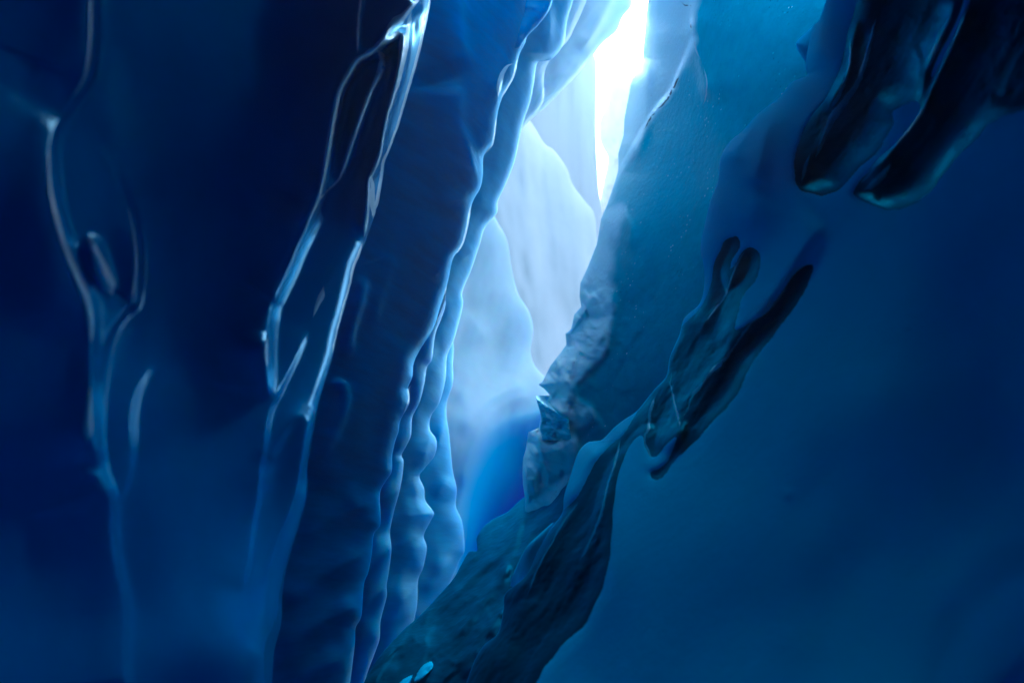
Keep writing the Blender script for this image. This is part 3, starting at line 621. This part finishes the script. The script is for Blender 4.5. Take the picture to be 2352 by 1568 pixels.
def H_ice_disp(x, y, d):
    s = bare_sdf(x, y)
    up = 1 - 0.4 * smooth(560, 420, y)
    r = H_common(x, y, d) + 0.09 * smooth(0, 55, s)
    r = r + (0.018 * fbm(x, y, 30, 130, 32, 3, 114) + 0.012 * np.abs(fbm(x, y, 12, 30, 30, 3, 115))) * smooth(0, 30, s) * up
    for pts, h, wl, wr in [
        ([(2010,-40),(1998,60),(2000,90),(1985,150),(1960,200),(1940,240),(1905,290),(1885,330),(1868,370,.8),(1858,410,.5)], .075, 22, 34),
        ([(1975,40,.5),(1958,110),(1950,160),(1920,220),(1900,255,.5)], .05, 10, 8),
        ([(2200,-30),(2180,40),(2150,110),(2130,160),(2118,220),(2110,262,.5)], .05, 12, 12), ([(2232,0),(2200,80),(2165,150),(2140,205),(2110,270),(2050,345),(1990,405,.8)], .04, 6, 10),
        ([(2105,100),(2110,160),(2100,210,.6)], .04, 14, 10), ([(1975,432),(2010,420),(2040,385),(2070,340,.5)], .06, 20, 22),
        ([(1655,700),(1620,740),(1590,790),(1560,840,.6)], .04, 9, 9), ([(1700,600),(1685,640),(1660,690),(1630,730),(1600,770,.5)], .05, 18, 12),
        ([(1690,770),(1670,810),(1640,850),(1600,895),(1585,925,.8)], .06, 12, 12), ([(1600,895),(1570,930),(1560,980),(1555,1010,.6)], .05, 10, 14),
        ([(1545,860),(1550,910),(1558,960),(1565,985,.5)], .04, 8, 8), ([(1500,900),(1490,950),(1484,1000,.6)], .04, 8, 8),
        ([(1420,1000),(1400,1080),(1380,1160),(1340,1240),(1300,1330,.5)], .05, 16, 20), ([(1330,1150),(1260,1260),(1220,1340),(1180,1440),(1150,1568,.6)], .05, 30, 12),
        ([(1400,1100),(1370,1180),(1355,1250),(1330,1300),(1290,1360,.5)], .04, 10, 14),
    ]:
        q = 1.0 if pts[0][1] < 450 else 0.65
        r = r + ridge(x, y, pts, h * q, wl * 1.3, wr * (1.5 if q < 1 else 1.15))
    return r
def H_snow_disp(x, y, d):
    s = -bare_sdf(x, y)           # positive where snow lies
    r = H_common(x, y, d)
    t = np.clip(s / 34, -3, 1)
    thick = np.where(t > 0, np.sqrt(np.maximum(1 - (1 - np.clip(t, 0, 1)) ** 2, 0)), t * 1.6)
    return r - 0.035 * thick + 0.001 + 0.12 * smooth(0, 50, -s) + 0.06 * smooth(4, 24, -s)
rock = sheet("ice_bank", M['bare'], H_edge, -1, 1500, H_base, H_ice_disp, rnd=110, k=0.7, thick=0.7, step=3.0, dmax=4.5)
tag(rock, "dark bare ice showing through the snow on the right bank, streaked and wet", "ice bank", "banks on the right")
M['lit_ridge'] = ice("painted_teal_highlight", (0.10, 0.42, 0.55), col2=(0.03, 0.2, 0.3), rough=0.25, bump=0.3, bscale=12, scale=9, ior=1.31, gloss=(0.4, 0.8, 1.0), gpow=0.9)  # teal colour for bands painting lit ridge lines onto the dark ice
for wd, lf, pts in ((6.0, .006, [(2012,40,.4),(2003,80,.6),(1990,130,.9),(1972,185,1),(1940,235,1.4),(1918,262,1.7),(1898,300,1.1),(1886,330,.8),(1872,365,.5)]),
                    (3.5, .004, [(1950,90,.5),(1952,140),(1940,190,.9),(1920,232,1.3),(1908,250,.8)]),
                    (3.0, .004, [(1862,350,.7),(1848,390,1.4),(1842,420,1)]),
                    (8.0, .006, [(2192,20,.4),(2170,60,.8),(2150,105,1.2),(2133,145,.9),(2126,165,.5)]),
                    (2.0, .003, [(2228,5),(2200,70),(2170,140),(2140,205),(2112,262),(2050,342),(1995,402),(1974,425)]),
                    (7.0, .006, [(1980,438,.5),(2000,428,1.1),(2020,410,1.3),(2038,388,.8),(2048,372,.3)]),
                    (2.0, .003, [(1810,655),(1792,678),(1764,714,1.3),(1730,738),(1708,765,1.4),(1690,790),(1660,832,1.2),(1622,870,1),(1604,893,2.6),(1592,905,2),(1584,925,1),(1580,950)]),
                    (2.5, .004, [(1690,796,.5),(1668,822,1.2),(1640,845,1.6),(1625,862,.8)]),
                    (1.8, .003, [(1543,850),(1540,880),(1548,920,1.4),(1558,960,1.6),(1562,985)]),
                    (2.6, .004, [(1506,905),(1494,940,1.5),(1490,980,1.3),(1480,1010),(1494,1050,1.4),(1500,1075)]),
                    (2.0, .003, [(1711,575),(1690,612),(1676,650),(1663,684),(1646,706),(1622,738)]),
                    (2.4, .004, [(1425,1010),(1410,1070,1.4),(1394,1120,1.2),(1380,1180,1.6),(1356,1240,1.1),(1330,1290)]),
                    (2.0, .003, [(1330,1150),(1292,1202,1.2),(1262,1255),(1232,1310,1.2),(1210,1370)])):
    ribbon("painted_lit_ridge", M['lit_ridge'], pts, wd, SURF['dark_bare_iceice_bank'], rock, lift=lf, wob=1.5, cross=5)
snow = sheet("snow_slope", M['snow'], H_edge, -1, 1500, H_base, H_snow_disp, rnd=110, k=0.7, thick=0.5, step=3.0, dmax=4.5)
tag(snow, kind='structure')
# patches of snow low down
lens = sheet("snow_patch", M['snow'], [(1268,1200),(1240,1225),(1212,1252),(1196,1280),(1178,1318),(1172,1345)], -1, 90, tps([(1260,1217,4.0),(1176,1325,3.75),(1260,1320,3.9)]),
             lambda x, y, d: 0.01 * fbm(x, y, 30, 60, 30, 2, 121), rnd=16, k=1, thick=0.1, step=2, dmax=3, back=10)
tag(lens, "pale blue wedge of snow beside the dark bare ice, low in the middle", "snow patch", "snow patches on the floor")
for nm, pl, lab in (("snow_patch", [(991,1517),(996,1530),(978,1550),(962,1563),(950,1566),(958,1545),(972,1526)], "small bright snow patch on the grey-green floor at the bottom"),
                    ("snow_patch", [(948,1549),(944,1562),(930,1590),(900,1600),(915,1570),(930,1556)], "smallest snow patch, cut by the bottom edge of the photo")):
    yy, xx = np.meshgrid(np.arange(1505, 1605, 2.0), np.arange(890, 1005, 2.0), indexing='ij')
    sd = sdf(xx, yy, pl, 60); Z = J_base(xx, yy) + J_disp(xx, yy, xx * 0 + 100) - 0.03 - 0.03 * np.sqrt(np.clip(sd / 9, 0, 1)) 
    Z = Z + np.where(sd < 0, 0.08, 0)
    keep = sd > -4; idx = np.arange(xx.size).reshape(xx.shape)
    Fq = np.stack([idx[:-1, :-1], idx[1:, :-1], idx[1:, 1:], idx[:-1, 1:]], -1).reshape(-1, 4)
    Fq = Fq[keep.ravel()[Fq].all(1)]
    used = np.unique(Fq); rm = np.zeros(xx.size, int); rm[used] = np.arange(len(used))
    o = link_mesh(nm, to_world(xx, yy, Z).reshape(-1, 3)[used], rm[Fq], M['snow'])
    tag(o, lab, "snow patch", "snow patches on the floor")
# rounded knob behind the top of the snow edge
knob_edge = [(1900,20),(1881,47),(1850,76),(1829,97),(1831,112),(1845,135),(1855,155),(1853,176),(1846,200)]
o = sheet("snow_lump", M['snow'], knob_edge, -1, 80, tps([(1830,100,4.35),(1900,50,4.25),(1860,180,4.2),(1900,180,4.2)]), lambda x, y, d: 0.01 * fbm(x, y, 40, 40, 0, 2, 7), rnd=34, k=1, thick=0.2, step=2.4, back=60)
tag(o, "small rounded snow lump bulging left from the top of the snow slope", "snow lump")

# ------------------------------------------------------------------ the crevasse around and behind the viewpoint
def shell():
    # a rough tunnel: unseen, closed behind, roof added over the near half to hold back sky light, open towards the bright gap
    n, mm = 40, 48
    V = []; Fq = []
    for i in range(n):
        y = -3.0 + 6.3 * i / (n - 1)
        rx, rz = 3.6, 4.6
        sc = math.sqrt(max(0.0, 1 - (max(0, -y - 0.5) / 2.55) ** 2)) if y < -0.5 else 1.0
        for j in range(mm):
            a = 2 * math.pi * j / mm
            V.append((rx * sc * math.cos(a), y, 1.4 + rz * sc * math.sin(a)))
    V = np.array(V); V = V + 0.25 * np.stack([vnoise(V * 0.9, 1), 0 * V[:, 0], vnoise(V * 0.9 + 9, 2)], -1)
    for i in range(n - 1):
        for j in range(mm):
            a, b = i * mm + j, i * mm + (j + 1) % mm
            Fq.append((a, b, b + mm, a + mm))
    # the side walls and the bottom run on along the crevasse, leaving the top open
    ext = []
    for i in range(1, 17):
        for j in range(mm):
            p = V[(n - 1) * mm + j].copy(); p[1] += i * 0.5; p[0] *= 1 + 0.03 * i; ext.append(p)
    V = np.vstack([V, np.array(ext)])
    for i in range(16):
        for j in range(mm):
            if math.sin(2 * math.pi * (j + 0.5) / mm) < 0.45:
                a, b = (n - 1 + i) * mm + j, (n - 1 + i) * mm + (j + 1) % mm
                Fq.append((a, b, b + mm, a + mm))
    return V, Fq
V, Fq = shell()
o = link_mesh("unseen_shell", V, Fq, M['rib'])
tag(o, kind='structure')

# ------------------------------------------------------------------ misty air filling the crevasse
def box(x0, x1, y0, y1, z0, z1):
    V = np.array([(x, y, z) for x in (x0, x1) for y in (y0, y1) for z in (z0, z1)], float)
    return V, [(0, 1, 3, 2), (4, 6, 7, 5), (0, 4, 5, 1), (2, 3, 7, 6), (0, 2, 6, 4), (1, 5, 7, 3)]
hm = bpy.data.materials.new("mist"); hm.use_nodes = True
hn = hm.node_tree; hn.nodes.clear()
ho = hn.nodes.new("ShaderNodeOutputMaterial"); pv = hn.nodes.new("ShaderNodeVolumePrincipled")
pv.inputs["Color"].default_value = (0.62, 0.85, 1.0, 1); pv.inputs["Density"].default_value = 0.013; pv.inputs["Anisotropy"].default_value = 0.7
hn.links.new(pv.outputs[0], ho.inputs["Volume"])
_lo = np.array([1e9] * 3); _hi = -_lo
for ob in S.objects:
    if ob.type == 'MESH':
        co = np.empty(len(ob.data.vertices) * 3, np.float32); ob.data.vertices.foreach_get("co", co); co = co.reshape(-1, 3)
        _lo = np.minimum(_lo, co.min(0)); _hi = np.maximum(_hi, co.max(0))
V, Fq = box(_lo[0] - 1, _hi[0] + 1, _lo[1] - 1, _hi[1] + 1, _lo[2] - 1, _hi[2] + 1)
o = link_mesh("haze", V, Fq, hm); o.data.polygons.foreach_set("use_smooth", np.zeros(6, bool))
tag(o, kind='stuff')
print("haze", _lo, _hi)
S.cycles.volume_bounces = 0
